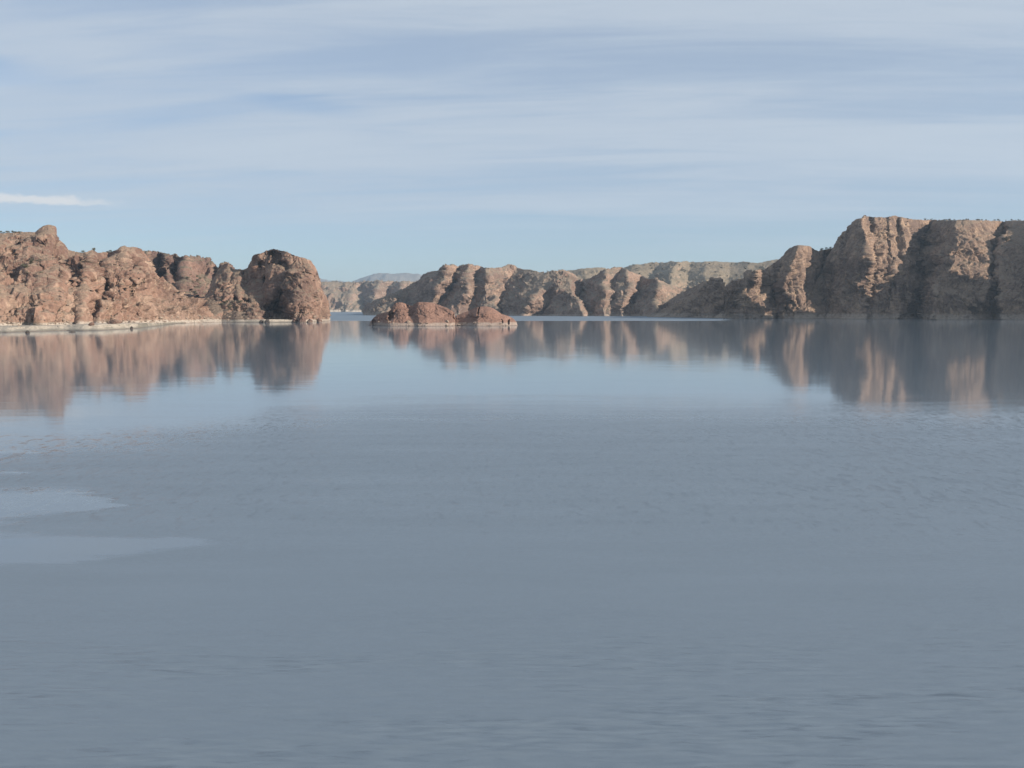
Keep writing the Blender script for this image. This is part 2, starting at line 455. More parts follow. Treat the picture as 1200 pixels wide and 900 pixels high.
# ------------------------------------------------------------------ water
def water_material():
    m, g = new_mat('lake_water')
    o = g.n('ShaderNodeOutputMaterial')
    geo = g.n('ShaderNodeNewGeometry')
    pos = geo.outputs['Position']
    x, y, z = g.xyz(pos)
    # wind patches: where the surface is ruffled, where it is glassy
    warp = g.noise(g.scale(pos, (0.012, 0.030, 0.0)), 1.0, 6.0, 0.6, 0.6)
    lim = g.math('ADD', g.math('MULTIPLY_ADD', warp, 60.0, 84.0), g.math('ADD', g.math('MULTIPLY', g.smooth(x, -14.0, -52.0), -42.0), g.math('MULTIPLY', g.smooth(x, 20.0, 62.0), -14.0)))
    near = g.smooth(y, g.math('MULTIPLY', lim, 1.26), g.math('MULTIPLY', lim, 0.66))
    # glassy tongues close to the left
    def tongue(y0, y1, tip, soft, sl):
        yy = g.math('ADD', g.math('ADD', y, g.math('MULTIPLY', x, sl)), g.math('MULTIPLY_ADD', g.noise(g.scale(pos, (0.09, 0.35, 0)), 1.0, 5.0, 0.65), 7.0, -3.5))
        wob = g.math('MULTIPLY_ADD', g.noise(g.scale(pos, (0.05, 0.25, 0)), 1.0, 4.0, 0.6), 8.0, -4.0)
        reach = g.smooth(g.math('ADD', x, wob), tip + soft * 0.15, tip - soft)
        mid, half = 0.5 * (y0 + y1), 0.5 * (y1 - y0)
        dist = g.math('ABSOLUTE', g.math('SUBTRACT', yy, mid))
        lim_ = g.math('MULTIPLY', reach, half)
        return g.math('MULTIPLY', g.smooth(dist, g.math('MULTIPLY_ADD', lim_, 1.35, 1.2), g.math('MULTIPLY', lim_, 0.15)), g.smooth(reach, 0.0, 0.25))
    t1 = tongue(45.0, 53.5, -15.0, 13.0, -0.12)
    t2 = tongue(50.0, 63.0, -23.5, 7.0, 0.0)
    t3 = tongue(75.5, 79.0, -37.0, 8.0, 0.0)
    t4 = tongue(66.5, 68.5, -34.0, 7.0, 0.0)
    calm = g.math('MAXIMUM', g.math('MAXIMUM', t1, t2), g.math('MULTIPLY', g.math('MAXIMUM', t3, t4), 0.7))
    rag = g.noise(g.scale(pos, (0.22, 0.9, 0)), 1.0, 6.0, 0.7)
    calm = g.smooth(g.math('ADD', calm, g.math('MULTIPLY_ADD', rag, 1.1, -0.55)), 0.25, 0.95)
    near = g.math('MULTIPLY', near, g.math('MULTIPLY_ADD', calm, -0.92, 1.0))
    far = g.math('MULTIPLY', g.smooth(y, 860.0, 930.0), g.smooth(g.math('SUBTRACT', g.math('MULTIPLY', y, 0.235), x), -8.0, 30.0))
    breeze = g.math('MAXIMUM', near, g.math('MULTIPLY', far, 0.9))
    # the facets of the surface: slopes across and along the wind, drawn from noise at several wavelengths
    def slopes(scale, detail, rough, dist=0.0):
        nd = g.n('ShaderNodeTexNoise')
        g.link(g.scale(pos, scale), nd.inputs['Vector'])
        nd.inputs['Scale'].default_value = 1.0; nd.inputs['Detail'].default_value = detail
        nd.inputs['Roughness'].default_value = rough; nd.inputs['Distortion'].default_value = dist
        c = g.n('ShaderNodeSeparateColor'); g.link(nd.outputs['Color'], c.inputs[0])
        return g.math('SUBTRACT', c.outputs[0], 0.5), g.math('SUBTRACT', c.outputs[1], 0.5)
    lap = g.smooth(y, 42.0, 26.0)              # longer ripples run in towards the bank
    gust = g.noise(g.scale(pos, (0.06, 0.30, 0)), 1.0, 5.0, 0.6)
    patch = g.math('MULTIPLY_ADD', gust, 0.9, 0.55)
    ax, ay = slopes((1.7, 4.6, 0), 3.0, 0.65)
    bx_, by_ = slopes((0.85, 4.4, 0), 1.5, 0.5, 0.4)
    cx_, cy_ = slopes((0.10, 0.55, 0), 5.0, 0.62)
    aA = g.math('MULTIPLY', near, g.math('MULTIPLY', patch, g.math('MULTIPLY_ADD', g.smooth(y, 60.0, 38.0), -0.32, 0.50)))
    aB = g.math('MULTIPLY', lap, g.math('MULTIPLY_ADD', g.smooth(gust, 0.38, 0.6), 0.75, 0.40))
    aC = g.math('MULTIPLY_ADD', breeze, 0.03, 0.016)
    gx_, gy_ = slopes((1.9, 0.75, 0), 2.0, 0.7)
    aG = g.math('MULTIPLY', near, g.math('MULTIPLY', g.math('MULTIPLY', g.math('MULTIPLY', g.smooth(y, 42.0, 58.0), g.smooth(y, 118.0, 84.0)), patch), 0.85))
    sx = g.math('ADD', g.math('MULTIPLY', ax, g.math('MULTIPLY', aA, 0.5)), g.math('ADD', g.math('MULTIPLY', bx_, g.math('MULTIPLY', aB, 0.3)), g.math('MULTIPLY', cx_, g.math('MULTIPLY', aC, 0.2))))
    sy = g.math('ADD', g.math('ADD', g.math('MULTIPLY', ay, aA), g.math('MULTIPLY', gy_, aG)), g.math('ADD', g.math('MULTIPLY', by_, aB), g.math('MULTIPLY', cy_, aC)))
    nrm = g.n('ShaderNodeVectorMath', operation='NORMALIZE')
    g.link(g.vec(sx, sy, 1.0), nrm.inputs[0])
    mx = g.n('ShaderNodeBsdfPrincipled')
    mx.inputs['Base Color'].default_value = (0.126, 0.165, 0.206, 1)
    mx.inputs['IOR'].default_value = 1.333
    # wavelets finer than a hand: roughness
    g.put(g.math('MAXIMUM', g.math('MULTIPLY_ADD', g.math('MULTIPLY', near, patch), 0.30, 0.064), g.math('MULTIPLY', far, 0.55)), mx.inputs['Roughness'])
    g.link(nrm.outputs[0], mx.inputs['Normal'])
    g.link(mx.outputs[0], o.inputs[0])
    return m

w = 14000.0
water = link_mesh('water', [(-w, -2000, 0), (w, -2000, 0), (w, 14000, 0), (-w, 14000, 0)], [(0, 1, 2, 3)], water_material())
tag(water, 'calm grey-blue reservoir water ruffled by wind in front and mirror smooth further out', 'water', kind='structure')

# ------------------------------------------------------------------ terrain
def R(pts, offs):
    if np.isscalar(offs): offs = [offs] * len(pts)
    return [(p[0], p[1], o) for p, o in zip(pts, offs)]

# distant blue mountain
mount, _ = rock_mass('mountain', m_mount, (200, 760),
    [(200, 333), (350, 331.5), (375, 328), (390, 329.5), (410, 331), (425, 325), (440, 321.5), (452, 320.5), (470, 321), (490, 322.5), (520, 325), (600, 331), (760, 334)],
    [(200, 9000), (760, 9000)], 900, prof=1.0, du=1.2, dv=1.2, amp=0.8, size=7.0, crack=0.2, lump=0.4, back=2500, backz=0.5, seed=11, strata=0)
tag(mount, 'low bluish mountain far behind the canyon, barely above the far shore', 'mountain', kind='structure')

# canyon wall at the far end of the water
canyon, _ = rock_mass('canyon_wall', m_far2, (250, 520),
    [(250, 325), (340, 329), (365, 331), (385, 330.5), (400, 330.2), (440, 331), (480, 330), (500, 329), (520, 329)],
    [(250, 2800), (520, 2900)], 200,
    ribs=[R([(370, 330), (370, 365)], -20), R([(400, 330), (404, 365)], 0), R([(414, 330), (404, 365)], -20),
          R([c3(285, 210), c3(290, 310), c3(300, 370)], [30, 30, 30]), R([c3(392, 210), c3(340, 310), c3(330, 370)], [-60, -60, -30]),
          R([(462, 330), (450, 365)], 20), R([(474, 330), (466, 365)], -50), R([(490, 330), (485, 365)], 0)],
    prof=0.8, du=0.8, dv=0.8, amp=0.9, size=1.9, back=900, backz=0.9, seed=21)
tag(canyon, 'pale canyon wall with a whitish foot at the far end of the water', 'cliff', kind='structure')

# scrubby plateau behind the far cliffs
plateau, P_plateau = rock_mass('plateau', m_plat, (600, 960),
    [(600, 330), (630, 322), (640, 320.5), (650, 319), (665, 317.5), (685, 315), (700, 313.5), (708, 314.5), (714, 317), (726, 315.5), (745, 311), (765, 308.5), (800, 307), (845, 307), (862, 308.6), (885, 308), (900, 306.2), (915, 305), (960, 304)],
    [(600, 1900), (960, 1900)], 520,
    ribs=[R([(640, 310), (640, 360)], 0), R([(690, 310), (680, 360)], -60), R([(714, 310), (714, 360)], 60), R([(745, 305), (735, 360)], -10),
          R([(772, 305), (764, 330), (760, 360)], 70), R([(800, 305), (786, 330), (780, 360)], -70), R([(812, 305), (806, 360)], 40),
          R([(828, 305), (822, 360)], -30), R([(858, 305), (850, 360)], 40), R([(880, 305), (874, 360)], -40), R([(915, 305), (910, 360)], 20)],
    prof=1.6, du=0.8, dv=0.6, amp=0.55, size=1.5, crack=0.5, lump=0.8, back=700, backz=0.85, seed=31, strata=0.3)
tag(plateau, 'grey-green scrubby upland rising behind the far buttresses', 'hill', kind='structure')

# buttressed ridge across the middle
o1, o2 = 36, -38
ridge, P_ridge = rock_mass('ridge', m_far, (426, 850),
    [(426, 367), (431, 357), (440, 352), (452, 348.5), (462, 345), (475, 338), (487, 331), (493, 327), (500, 321), (506, 318.5), (514, 317), (520, 312), (526, 311), (538, 312), (545, 311.5), (553, 310), (560, 311), (566, 313),
     (578, 314), (588, 314), (592, 312), (596, 310.8), (602, 311.5), (606, 315), (625, 317.5), (638, 320), (650, 318), (660, 317.6), (668, 320.5), (680, 326), (690, 327),
     (700, 322), (707, 317), (714, 315.5), (720, 313.5), (728, 314), (735, 317), (748, 322), (758, 327), (768, 327), (778, 331), (790, 335), (805, 340), (850, 350)],
    [(426, 1560), (520, 1525), (640, 1465), (760, 1385), (850, 1330)], [(426, 60), (480, 110), (600, 150), (850, 150)],
    ribs=[R([(428, 330), (428, 369)], 20), R([c3(470, 280), c3(450, 320), c3(400, 390)], [0, -20, -45]), R([(478, 330), (470, 369)], [20, 10]),
          R([c3(600, 200), c3(545, 320), c3(520, 390)], [-10, o1, o1]), R([c3(770, 120), c3(740, 220), c3(690, 300), c3(640, 390)], [o2 - 12, o2 - 20, o2 - 25, o2]),
          R([c3(845, 120), c3(810, 220), c3(735, 300), c3(700, 390)], [10, 20, 24, 20]), R([c3(860, 120), c3(830, 220), c3(790, 310), c3(760, 390)], [-14, -24, -30, -30]),
          R([c3(905, 120), c3(880, 250), c3(850, 390)], [-22, -40, -30]),
          R([c3(965, 120), c3(920, 240), c3(900, 390)], [32, 22, 10]), R([c3(1012, 120), c3(1000, 240), c3(985, 390)], [-26, -30, -20]),
          R([c3(1080, 140), c3(1060, 390)], [0, -20]), R([c4(190, 130), c4(180, 250), c4(90, 350), c4(60, 390)], [24, 34, 34, 30]),
          R([c4(405, 140), c4(385, 200), c4(370, 250), c4(300, 350), c4(270, 390)], [-24, -44, -58, -74, -60]),
          R([c4(470, 140), c4(450, 250), c4(400, 330), c4(360, 390)], [-26, -36, -16, 6]), R([c4(500, 150), c4(530, 250), c4(570, 330), c4(620, 385)], [-14, -40, -66, -86]),
          R([c4(620, 190), c4(595, 290), c4(650, 390)], [34, 44, 30]), R([c4(735, 140), c4(700, 230), c4(735, 300), c4(760, 390)], [-26, -36, -46, -46]),
          R([c4(840, 150), c4(800, 250), c4(790, 390)], [6, -8, -6]), R([c4(880, 150), c4(885, 260), c4(850, 350), c4(850, 390)], [-18, -30, -40, -44]),
          R([c4(945, 190), c4(925, 290), c4(900, 390)], [34, 40, 30]), R([c4(1040, 190), c4(1020, 260), c4(1045, 350), c4(1045, 390)], [-40, -52, -60, -60]),
          R([(800, 330), (800, 370)], 10)],
    rscale=1.15, splay=-0.8, warp=1.5, prof=0.95, du=0.62, dv=0.55, amp=0.95, size=1.05, strata=0.0, edge=0.42, lump=0.75, column=0.4, relief=0.8, back=420, backz=0.6, seed=41)
tag(ridge, 'brown ridge of steep sunlit buttresses and shadowed gullies across the far water', 'ridge', kind='structure')

# dark spur in front of the right cliffs
spur, P_spur = rock_mass('spur', m_right, (758, 935),
    [(758, 371), (764, 368), (780, 358), (795, 347), (806, 339), (820, 333), (836, 326.5), (842, 328), (849, 335), (858, 331), (870, 326), (880, 319.5), (887, 316), (893, 317), (897, 324), (901, 336), (906, 345), (935, 356)],
    [(758, 1260), (800, 1190), (850, 1120), (878, 1090), (905, 1085), (935, 1080)], [(758, 60), (820, 80), (875, 30), (935, 30)],
    ribs=[R([(764, 330), (764, 372)], 10), R([(820, 330), (812, 372)], -10), R([c5(430, 500), c5(430, 720)], -24), R([c5(560, 450), c5(545, 560), c5(520, 720)], [36, 26, 0]),
          R([c5(625, 430), c5(608, 500), c5(540, 590), c5(520, 720)], [-44, -52, -58, -50]), R([c5(672, 430), c5(715, 590), c5(735, 720)], [0, -4, -12]), R([(912, 330), (918, 372)], 60)],
    prof=0.9, du=0.65, dv=0.6, amp=0.8, relief=0.6, strata=0.0, column=0.5, back=300, backz=0.5, seed=51)
tag(spur, 'dark shaded spur with one sunlit rock face, sloping down to the water', 'hill', kind='structure')

peak, P_peak = rock_mass('rock_peak', m_right, (872, 1010),
    [(872, 345), (885, 330), (895, 318), (905, 310), (914, 303), (921, 296.5), (926, 290.5), (932, 288.2), (940, 288), (948, 289), (954, 292.5), (959, 295), (962, 293.5), (970, 292), (980, 291), (1010, 290)],
    [(872, 1086), (960, 1082), (1010, 1080)], [(872, 40), (1010, 60)],
    ribs=[R([(885, 300), (888, 372)], 55), R([c5(862, 290), c5(842, 350), c5(824, 420), c5(800, 510), c5(790, 720)], [-30, -38, -44, -46, -10]),
          R([c5(925, 290), c5(905, 420), c5(880, 720)], [-26, -28, -20]), R([c5(985, 300), c5(990, 430), c5(960, 720)], [6, 14, 6]), R([(966, 290), (966, 372)], 60), R([(1000, 290), (1000, 370)], 110)],
    prof=0.7, du=0.7, dv=0.65, amp=0.75, crack=0.8, lump=0.5, relief=0.4, column=1.5, strata=0.0, edge=0.4, back=300, backz=0.75, seed=61)
tag(peak, 'blunt sunlit orange-tan rock peak standing left of the tall right cliff', 'peak', kind='structure')

massif, P_massif = rock_mass('cliff', m_right, (930, 1500),
    [(930, 371), (940, 358), (950, 343), (962, 322), (972, 300), (977, 291), (979, 284), (983, 279), (990, 272), (995, 269), (998, 262), (1004, 257.5), (1011, 256), (1013, 253.6), (1022, 254), (1034, 254.5), (1046, 253), (1056, 255), (1070, 257.5), (1095, 258), (1110, 258.5), (1130, 258), (1160, 259), (1200, 259), (1230, 260), (1270, 268), (1350, 268), (1430, 272), (1500, 330)],
    [(930, 1050), (950, 1050), (968, 1058), (1000, 1050), (1060, 1042), (1130, 1030), (1200, 1015), (1222, 1000), (1250, 930), (1300, 890), (1500, 860)], [(930, 10), (948, 40), (968, 84), (1000, 90), (1060, 120), (1200, 150), (1500, 160)],
    ribs=[R([(936, 260), (936, 375)], 0), R([(966, 260), (966, 375)], 18), R([c6(175, 180), c6(170, 400), c6(150, 780)], [-6, -8, -10]), R([c6(265, 170), c6(272, 400), c6(260, 780)], [-34, -36, -22]),
          R([c6(285, 170), c6(288, 480), c6(300, 780)], [4, -8, -4]), R([c6(330, 170), c6(330, 420), c6(340, 780)], [-8, -14, -12]), R([c6(385, 170), c6(400, 420), c6(420, 780)], [0, -4, 4]),
          R([c6(430, 180), c6(440, 380), c6(460, 780)], [-4, -12, -4]), R([c6(460, 180), c6(475, 370), c6(500, 780)], [12, 6, 12]), R([c6(500, 180), c6(500, 360), c6(520, 780)], [0, -4, 10]),
          R([c6(668, 180), c6(610, 330), c6(570, 780)], [52, 60, 56]),
          R([c6(800, 180), c6(808, 300), c6(765, 420), c6(790, 480), c6(690, 600), c6(650, 780)], [-30, -46, -60, -60, -84, -84]),
          R([c6(900, 180), c6(900, 400), c6(800, 600), c6(780, 780)], [-26, -52, -66, -70]), R([c6(1030, 180), c6(970, 420), c6(985, 580), c6(900, 780)], [10, -30, -46, -50]),
          R([c6(1070, 180), c6(1030, 440), c6(1030, 780)], [48, 26, 0]),
          R([c6(1150, 180), c6(1060, 330), c6(1040, 500), c6(1080, 780)], [10, -30, -46, -56]), R([c6(1260, 180), c6(1240, 500), c6(1200, 780)], [-40, -40, -50]),
          R([(1300, 230), (1300, 375)], -20), R([(1400, 260), (1400, 375)], 0)],
    prof=0.8, warp=1.4, du=0.65, dv=0.6, amp=0.85, crack=0.8, lump=0.7, relief=0.5, column=1.5, strata=0.0, edge=0.4, back=420, backz=0.9, seed=71)
tag(massif, 'tall dark cliff on the right with sunlit columns under its flat top', 'cliff', kind='structure')

# added cliff, out of view on the right, to shade the lower right shore
shadow_cliff, _ = rock_mass('cliff', m_right, (1335, 1560),
    [(1335, 300), (1350, 215), (1365, 150), (1380, 131), (1400, 128), (1440, 126), (1490, 155), (1530, 220), (1560, 330)],
    [(1335, 850), (1400, 838), (1560, 800)], 40, prof=0.7, du=1.6, dv=1.6, amp=0.9, relief=0.6, column=1.4, strata=0.0, back=122, backz=0.52, seed=151)
tag(shadow_cliff, 'high cliff added out of view on the right to shade the shore', 'cliff', kind='structure')

# left shore
back_ridge, P_back = rock_mass('ridge', m_ridge, (110, 300),
    [(110, 305), (140, 299), (160, 296), (172, 295), (185, 295), (195, 296.5), (200, 298), (206, 297.5), (211, 301.5), (218, 300), (224, 299.6), (230, 302), (248, 303), (252, 311), (257, 314), (260, 309), (267, 307.5), (271, 314), (286, 318), (294, 325), (300, 335)],
    [(110, 900), (300, 930)], 110,
    ribs=[R([(130, 290), (130, 375)], 0), R([(172, 290), (172, 375)], -10), R([(186, 290), (188, 375)], 20), R([(196, 290), (196, 375)], -20), R([(206, 290), (208, 375)], 18), R([(216, 290), (216, 375)], -18), R([(236, 290), (240, 375)], 6),
          R([(252, 300), (250, 375)], 10), R([(258, 300), (262, 375)], -16), R([(268, 300), (272, 375)], -4), R([(274, 300), (277, 375)], 16), R([(292, 300), (292, 375)], 0)],
    dents=[(234, 346, 9, 12, -10, 0), (196, 312, 4, 4, 7, 0), (210, 313, 5, 5, 7, 30), (222, 340, 5, 3, 7, 0)],
    prof=0.9, du=0.6, dv=0.5, amp=0.8, lump=1.2, strata=0.0, edge=0.5, back=260, backz=0.3, seed=81)
tag(back_ridge, 'purplish brown knobbly ridge behind the left shore slope', 'ridge', kind='structure')

head, P_head = rock_mass('headland', m_head, (236, 387),
    [(236, 353), (243, 341), (249, 328), (254, 318), (259, 311), (263, 308.5), (267, 308), (270, 312), (272, 316), (278, 316.5), (286, 317.2), (291, 313), (294, 307), (297, 302), (301, 297), (309, 294), (315, 292.5), (320, 290.8), (328, 292), (338, 296), (346, 299.5), (356, 302), (364, 306), (369, 312), (372, 319), (373.5, 328), (374.5, 336), (377, 341), (381, 347), (384, 358), (385, 368), (387, 374)],
    [(236, 800), (300, 806), (345, 812), (387, 840)], [(236, 90), (300, 70), (350, 45), (387, 30)],
    ribs=[R([(240, 320), (244, 375)], -16), R([(262, 310), (262, 375)], 6), R([c2(400, 480), c2(395, 640), c2(390, 770)], [-4, -6, -8]), R([c2(460, 450), c2(470, 640), c2(500, 770)], [10, 4, -8]),
          R([c2(520, 370), c2(540, 600), c2(540, 770)], [-10, 10, 10]),
          R([c2(560, 360), c2(600, 500), c2(590, 640), c2(552, 730), c2(545, 770)], [0, -6, 4, 22, 24]), R([c2(640, 360), c2(700, 500), c2(690, 600), c2(700, 750), c2(700, 770)], [-3, -7, -2, 14, 16]),
          R([c2(700, 400), c2(730, 500), c2(708, 600), c2(714, 750), c2(714, 770)], [-8, -12, -15, -18, -18]), R([c2(800, 430), c2(800, 770)], [-10, -22]), R([c2(845, 470), c2(835, 770)], [6, -6]), R([c2(862, 500), c2(880, 770)], [40, -6]), R([c2(925, 700), c2(925, 770)], [70, 60])],
    dents=[(326, 359, 14, 13, 15, 0), (330, 347, 8, 9, 8, 20), (358, 345, 13, 22, -14, 0), (325, 304, 6, 11, 7, -25), (333, 312, 9, 5, 8, 35), (318, 296, 5, 3, 5, 0), (340, 322, 6, 3.5, -7, 0), (333, 300, 12, 7, -6, 25), (276, 351, 5, 4.5, 8, 0), (288, 352, 7, 2.5, 6, 30), (284, 322, 3, 3, 6, 0), (271, 334, 2.5, 6, 6, 0),
           (311, 330, 3, 6, 5, 0), (306, 313, 2, 8, 4, 0), (240, 340, 4, 4, 6, 0), (253, 350, 3, 5, 6, 0), (280, 357, 9, 5, -7, 20), (292, 362, 10, 6, -8, 10), (241, 357, 4, 6, -6, 0), (371, 326, 3, 5, 5, 0), (366, 347, 2.5, 9, 5, 10),
           (260, 345, 9, 12, -6, 0), (355, 372, 7, 6, -9, 0), (346, 371, 5, 5, -7, 0)],
    prof=0.8, du=0.5, dv=0.5, amp=0.62, lump=0.85, relief=0.7, strata=0.0, crack=1.0, edge=0.45, back=150, backz=0.2, seed=91)
tag(head, 'rounded brown headland with a dark shaded hollow at the water, end of left shore', 'headland', kind='structure')

slope_l, P_slope = rock_mass('hillside', m_left, (-260, 256),
    [(-260, 300), (-120, 280), (-40, 274), (0, 272), (20, 273), (42, 273), (46, 269.5), (51, 266), (57, 264.6), (63.5, 265.5), (64.5, 276), (66, 281.5), (70, 282), (75, 286), (80, 293), (88, 296), (97, 296), (104, 294), (108, 293), (114, 296), (124, 296.5), (132, 296), (139, 293), (142, 289.5), (147, 288.2), (158, 289), (164, 291), (170, 298), (176, 312), (182, 320), (190, 327), (200, 335), (215, 346), (230, 358), (243, 369), (256, 377)],
    [(-260, 560), (0, 590), (100, 640), (150, 700), (200, 745), (256, 790)], [(-260, 150), (0, 120), (120, 75), (170, 60), (256, 15)],
    ribs=[R([(-60, 260), (-60, 385)], 6), R([(-20, 260), (-20, 385)], -4), R([(10, 270), (20, 385)], 3), R([(40, 270), (40, 330), (60, 385)], [0, -4, -8]),
          R([(66, 270), (66, 330), (76, 385)], [2, 4, -2]),
          R([(90, 290), (90, 385)], 2), R([c1(530, 390), c1(500, 560), c1(480, 790)], [-2, -6, -8]), R([c1(640, 390), c1(610, 470), c1(575, 590), c1(545, 680), c1(540, 790)], [8, 16, 20, 14, -2]),
          R([c1(700, 380), c1(645, 470), c1(658, 560), c1(605, 680), c1(580, 790)], [-10, -12, -18, -18, -16]), R([c1(800, 350), c1(740, 500), c1(710, 790)], [-16, -20, -20]),
          R([c1(830, 380), c1(850, 500), c1(820, 790)], [-6, -12, -18]), R([c1(870, 440), c1(880, 600), c1(900, 790)], [8, 2, -8]), R([(190, 320), (215, 385)], [4, -6]), R([(245, 365), (256, 380)], 10)],
    dents=[(43, 336, 4, 9, 9, 15), (48, 327, 5, 2.4, 6, 10), (77, 326, 9, 2.2, 6, 0), (106, 332, 7, 3.2, 8, 25), (83, 335, 5, 4.5, 6, -30), (99, 317, 4, 4, 6, 0), (52, 291, 4, 2.6, 5, 0), (25, 288, 4, 5, 6, 20), (36, 284, 2.5, 6, 6, 0),
           (119, 350, 9, 14, 9, 30), (124, 330, 5, 12, 7, 20), (154, 309, 11, 4.5, 9, 28), (143, 340, 3, 5, 6, 0), (91, 345, 3, 8, 6, -20), (104, 349, 3, 5, 6, 0), (15, 303, 8, 3, 6, 25), (195, 340, 8, 3.5, 6, 40), (206, 352, 5, 3, 6, 30),
           (60, 340, 9, 13, -8, 0), (143, 332, 13, 22, -9, 10), (162, 335, 8, 15, -8, -10), (147, 296, 12, 8, -7, 0), (28, 322, 12, 7, -7, 0), (20, 346, 12, 8, -7, 0), (90, 312, 8, 7, -7, 0), (108, 303, 7, 8, -7, 0), (72, 306, 9, 5, -6, 0),
           (40, 300, 10, 6, -6, 0), (8, 320, 7, 8, -7, 0), (96, 360, 12, 8, -6, 0), (115, 366, 8, 8, -6, 0), (180, 352, 9, 8, -6, 20), (30, 375, 24, 5, -10, 0), (134, 375, 10, 4, -8, 0), (75, 374, 14, 5, -6, 0), (170, 366, 10, 6, -6, 0)],
    prof=1.0, du=0.5, dv=0.5, amp=0.72, size=0.9, lump=1.15, crack=0.5, relief=1.7, column=0.5, strata=0.0, edge=0.2, back=160, backz=0.3, seed=101)
tag(slope_l, 'sunlit reddish brown rocky slope on the left shore with a knob on its crest', 'hill', kind='structure')

# pale silt bank below the left slope
bank, P_bank = rock_mass('shore', m_bank, (-300, 262),
    [(-300, 384), (-60, 384), (0, 383.4), (60, 382), (110, 380.4), (150, 379.4), (190, 378), (230, 376.8), (262, 376.8)],
    [(-300, 440), (0, 468), (40, 480), (110, 510), (160, 560), (185, 640), (205, 720), (230, 790), (262, 820)], [(-300, 16), (110, 12), (185, 7), (262, 4)],
    prof=0.8, du=0.5, dv=0.35, amp=0.22, size=0.5, lump=1.0, jag=0.025, back=240, backz=1.35, seed=111)
tag(bank, 'low pale silt bank along the waterline below the left slope', 'shore', kind='structure')
ledge, _ = rock_mass('shore', m_bank, (268, 352),
    [(268, 377), (275, 375.3), (290, 374.7), (320, 374.4), (343, 374.9), (352, 377)],
    [(268, 790), (310, 780), (352, 790)], 5, prof=0.6, du=0.4, dv=0.4, amp=0.2, size=0.5, jag=0.008, back=60, backz=1.0, seed=121)
tag(ledge, 'short whitish ledge at the foot of the rounded headland', 'shore', kind='structure')

# ------------------------------------------------------------------ islets
islet1, P_is1 = rock_mass('rock_islet', m_islet, (432, 534),
    [(432, 382.5), (434, 377), (439, 371.5), (443, 368.5), (450, 366.5), (456, 365), (459, 362), (461, 357.5), (464, 355), (470, 354.2), (474, 355.2), (478, 357), (481, 358.4), (484, 357.5), (487, 355), (491, 353.8), (500, 354), (508, 355.2), (516, 358.2), (524, 361), (529, 364), (532, 366), (533.6, 372), (534.5, 381)],
    [(432, 646), (455, 632), (500, 625), (534, 632)], [(432, 8), (460, 22), (510, 26), (534, 10)],
    ribs=[R([(434, 350), (434, 383)], 4), R([(448, 350), (448, 383)], 0), R([(460, 350), (457, 368), (459, 383)], [-3, -4, -4]), R([(474, 350), (480, 383)], [-1, -3]), R([(481, 350), (484, 366), (486, 383)], [3, 0, -2]), R([(488, 350), (490, 383)], [-5, -4]), R([(515, 350), (518, 383)], [-2, -4]), R([(527, 350), (528, 383)], [-2, -3]), R([(533, 360), (533, 383)], 9)],
    dents=[(532, 374, 1.6, 9, 4, 0), (458, 368, 1.6, 9, 5, 0), (476, 360, 3, 1.5, 2, 10), (437, 379, 3, 4, 4, 0), (443, 376, 5, 5, -4, 0), (505, 364, 16, 8, -3, 15), (470, 368, 7, 8, -3, 0)],
    prof=1.0, du=0.35, dv=0.35, amp=0.20, size=0.5, crack=0.7, strata=0.3, lump=1.1, relief=0.3, edge=0.3, back=46, backz=-0.1, seed=131)
tag(islet1, 'larger reddish rock islet with two humps and a white waterline crust', 'islet', 'rock islets in the middle of the lake')
islet2, P_is2 = rock_mass('rock_islet', m_islet, (530.5, 607),
    [(530.5, 381), (532.5, 372), (535, 369.5), (539, 368), (544, 366), (550, 364), (556, 361), (562, 359.3), (570, 359), (574, 360), (580, 362.5), (585, 366), (588, 368), (596, 370.5), (601, 373), (605, 377), (607, 382.5)],
    [(530.5, 642), (560, 630), (590, 632), (607, 646)], [(533.5, 12), (560, 30), (590, 24), (607, 8)],
    ribs=[R([(535, 355), (535, 383)], 6), R([(557, 355), (554, 383)], [0, 0]), R([(561, 355), (558, 383)], [-4, -3]), R([(590, 355), (592, 383)], 0), R([(596, 360), (597, 383)], 3), R([(604, 360), (604, 383)], 2)],
    dents=[(559, 366, 1.2, 7, 4, 15), (597, 378, 1.6, 4, 5, 0), (587, 376, 1.2, 3, 3, 0), (574, 368, 12, 6, -3, 10)],
    prof=1.0, du=0.35, dv=0.35, amp=0.20, size=0.5, crack=0.7, strata=0.3, lump=1.1, relief=0.3, edge=0.3, back=40, backz=-0.1, seed=141)
tag(islet2, 'smaller low reddish rock islet sloping down on its right, beside the larger one', 'islet', 'rock islets in the middle of the lake')

# ------------------------------------------------------------------ boulders and shrubs
def rows_of(P):
    t = (P[..., 2] - CAMZ) / P[..., 1]
    b = (t + TP) / (1 - t * TP)
    return 600 + 1100 * P[..., 0] / P[..., 1] * (math.cos(PITCH) + b * math.sin(PITCH)), 450 - 1100 * b

class Ground:
    def __init__(self, P):
        self.P = P; self.c, self.r = rows_of(P)
    def at(self, px, row):
        """the nearest spot of the front of this ground on a bearing and height"""
        d = np.hypot(self.c - px, self.r - row) + 0.002 * (self.P[..., 1] - self.P[..., 1].min())
        return self.P.reshape(-1, 3)[d.argmin()]

m_boulder = rock_material('boulder_rock', (0.13, 0.085, 0.07, 1), (0.20, 0.13, 0.105, 1), (0.28, 0.19, 0.15, 1), (0.22, 0.16, 0.125, 1), band_amt=0.3, band_h=0.8, size=0.25, bush_amt=0.0)
m_boulder_dark = rock_material('dark_boulder_rock', (0.055, 0.05, 0.047, 1), (0.085, 0.075, 0.068, 1), (0.13, 0.11, 0.10, 1), (0.10, 0.09, 0.08, 1), band_amt=0.0, size=0.25, bush_amt=0.0)

